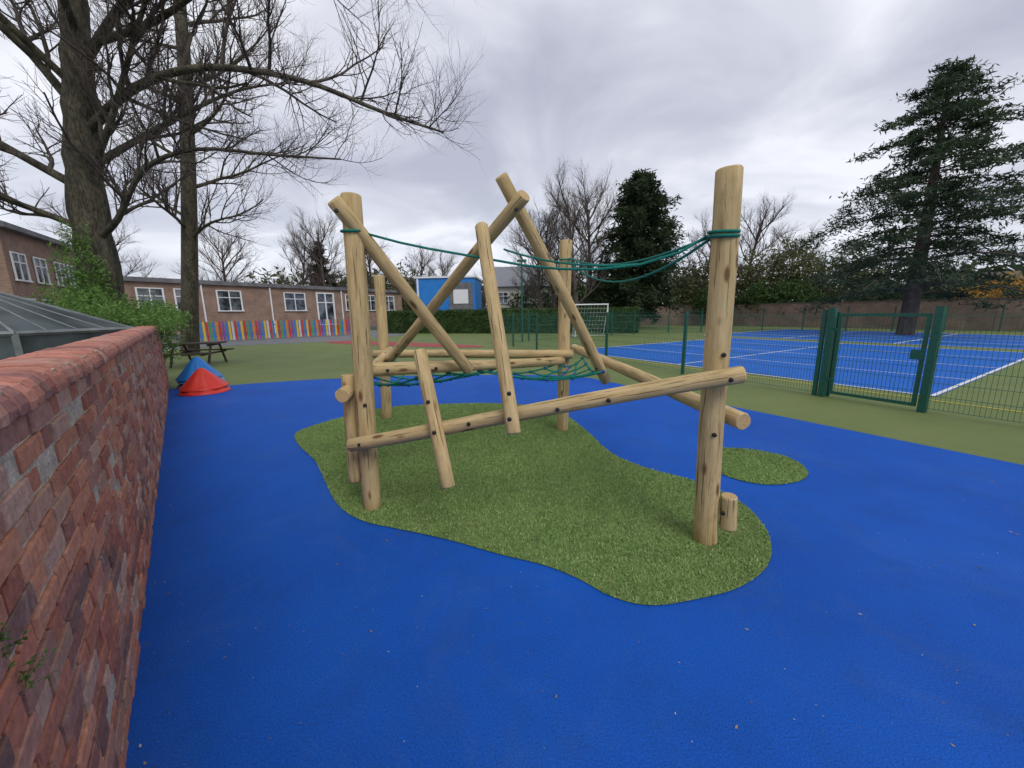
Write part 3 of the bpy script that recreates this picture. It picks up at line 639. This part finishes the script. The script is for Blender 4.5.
# conservatory behind the wall
m_glz,ntg,bg_=newmat('glazed_roof'); bg_.inputs['Roughness'].default_value=.35; bg_.inputs['Specular IOR Level'].default_value=.3; ntg.links.new(ramp(ntg,noise(ntg,coord(ntg),2,4),[(.35,(.03,.042,.045)),(.7,(.09,.115,.12))]),bg_.inputs['Base Color'])
m_bar=simple('glazing_bar',(.12,.14,.14),(.22,.24,.24),5,.4)
cv=B(); cx0,cy0=-8.1,5.6; eave=[]; N=8
for k in range(N):
    a=2*math.pi*(k+.5)/N; eave.append((cx0+2.0*math.cos(a),cy0+2.0*math.sin(a),1.42))
ap=(cx0,cy0,2.2)
for k in range(N):
    a,b_2=eave[k],eave[(k+1)%N]; cv.poly([a,b_2,ap],0); cv.poly([(a[0],a[1],0),(b_2[0],b_2[1],0),b_2,a],0)
    cv.tube([a,ap],.022,5,1); cv.tube([a,b_2],.035,5,1); cv.tube([(a[0],a[1],0),a],.035,5,1)
    for s in (.25,.5,.75):
        m_=Vector(a).lerp(Vector(b_2),s); cv.tube([m_,Vector(ap).lerp(m_,.12)],.010,4,1)
cv.sphere((cx0,cy0,2.24),.09,1,sz=1.4); cv.obj('conservatory',[m_glz,m_bar])
# ------------------------------------------------------------------ picnic bench
m_old=simple('weathered_timber',(.045,.035,.028),(.09,.07,.05),8,.85,.6,40,vs=(.3,1,1))
pb=B(); X=frame((-11.4,12.6),(1,.25))
for i in range(5): pb.box(0,1.6,-.36+i*.15,-.23+i*.15,.70,.74,xf=X)
for y in (-.85,.62):
    for j in (0,.12): pb.box(0,1.6,y+j,y+j+.11,.42,.46,xf=X)
for x in (.25,1.3):
    pb.box(x,x+.05,-.85,.85,.36,.419,xf=X); pb.box(x,x+.05,-.36,.36,.63,.699,xf=X)
    for s in (-1,1):
        pb.tube([X@Vector((x+.09,s*.62,0)),X@Vector((x+.09,s*.28,.70))],.04,4)
pb.obj('picnic_bench',m_old)
# stacked play cones
m_pr=simple('red_plastic',(.50,.025,.015),(.60,.04,.025),3,.4,spec=.4); m_pb=simple('blue_plastic',(.01,.14,.45),(.015,.17,.52),3,.4,spec=.4); m_plb=simple('light_blue_plastic',(.05,.32,.60),(.07,.36,.65),3,.4,spec=.4)
def dome(name,x,y,z,r,h,mat,tilt=0,rz=0):
    b=B(); seg=40; prof=[(1.0,0),(1.0,.04),(.94,.08),(.86,.16),(.62,.42),(.40,.68),(.24,.86),(.14,.95),(.06,1.0)]
    for i,(a,c) in enumerate(prof):
        for j in range(seg):
            an=2*math.pi*j/seg; k=1+(.04*math.cos(8*an) if 1<i<7 else 0); b.v.append((r*a*k*math.cos(an),r*a*k*math.sin(an),h*c))
    for i in range(len(prof)-1):
        for j in range(seg):
            q=i*seg+j;w_=i*seg+(j+1)%seg; b.f.append((q,w_,w_+seg,q+seg)); b.m.append(0); b.c.append((1,1,1))
    b.f.append(tuple((len(prof)-1)*seg+j for j in range(seg))); b.m.append(0); b.c.append((1,1,1))
    o=b.obj(name,mat,smooth=True,loc=(x,y,z)); o.rotation_euler=(tilt,0,rz); return o
dome('play_cone',-6.62,8.05,.003,.45,.42,m_pr); dome('play_cone.001',-6.65,8.08,.10,.43,.42,m_pr,.05)
dome('play_cone.002',-7.30,8.80,.003,.45,.50,m_pb); dome('play_cone.003',-7.28,8.80,.10,.44,.50,m_plb,-.05); dome('play_cone.004',-7.30,8.78,.19,.43,.50,m_pb,.03)
# goal etc
gp=B(); m_wm=simple('white_steel',(.65,.66,.68),(.78,.78,.78),5,.4)
for x in (4.0,6.0): gp.tube([(x,24,0),(x,24,2.0)],.04,8); gp.tube([(x,24,2.0),(x,25,0)],.025,6); gp.tube([(x,24,.03),(x,25,.03)],.025,6)
gp.tube([(3.96,24,2.0),(6.04,24,2.0)],.04,8); gp.tube([(4,25,.03),(6,25,.03)],.025,6)
for i in range(11):
    gp.tube([(4+.2*i,24,2.0),(4+.2*i,25,.03)],.006,3)
for i in range(8): gp.tube([(4,24+i/8,2-2*i/8),(6,24+i/8,2-2*i/8)],.006,3)
gp.obj('football_goal',m_wm)
def netball(name,x,y,h):
    b=B(); b.tube([(x,y,0),(x,y,h)],.03,8)
    b.tube([(x+.19+.19*math.cos(a),y+.19*math.sin(a),h-.05) for a in [i*math.pi/8 for i in range(17)]],.012,5,0,False)
    b.tube([(x,y,.02),(x,y,.08)],.35,14); return b.obj(name,[m_wm])
netball('netball_post',12.2,23.5,3.0)
tp_=B(); tp_.tube([(.6,20.9,0),(.6,20.9,4.2)],.045,8); tp_.box(.35,.85,20.85,20.95,4.2,4.32); tp_.obj('floodlight_pole',m_fence)
for (x,y) in ((26.9,30.1),(29.4,26.7),(22.7,35.9)):
    sg_=B(); nrm=Vector((-.81,-.584)); c=Vector((x,y))+nrm*.05
    sg_.tube([(c.x,c.y,1.45),(c.x+nrm.x*.03,c.y+nrm.y*.03,1.45)],.32,18); sg_.tube([(c.x,c.y,1.0),(c.x,c.y,1.2)],.02,6)
    sg_.obj('round_sign',m_wm)
bn=B(); X=frame((19.8,23.6),(1,.5)); bn.box(-.25,.25,-.2,.2,.1,.9,xf=X); bn.box(-.28,.28,-.23,.23,.9,1.02,xf=X); bn.box(-.2,.2,-.205,-.2,.6,.8,xf=X,mi=1); bn.obj('litter_bin',[m_fence,m_cap])
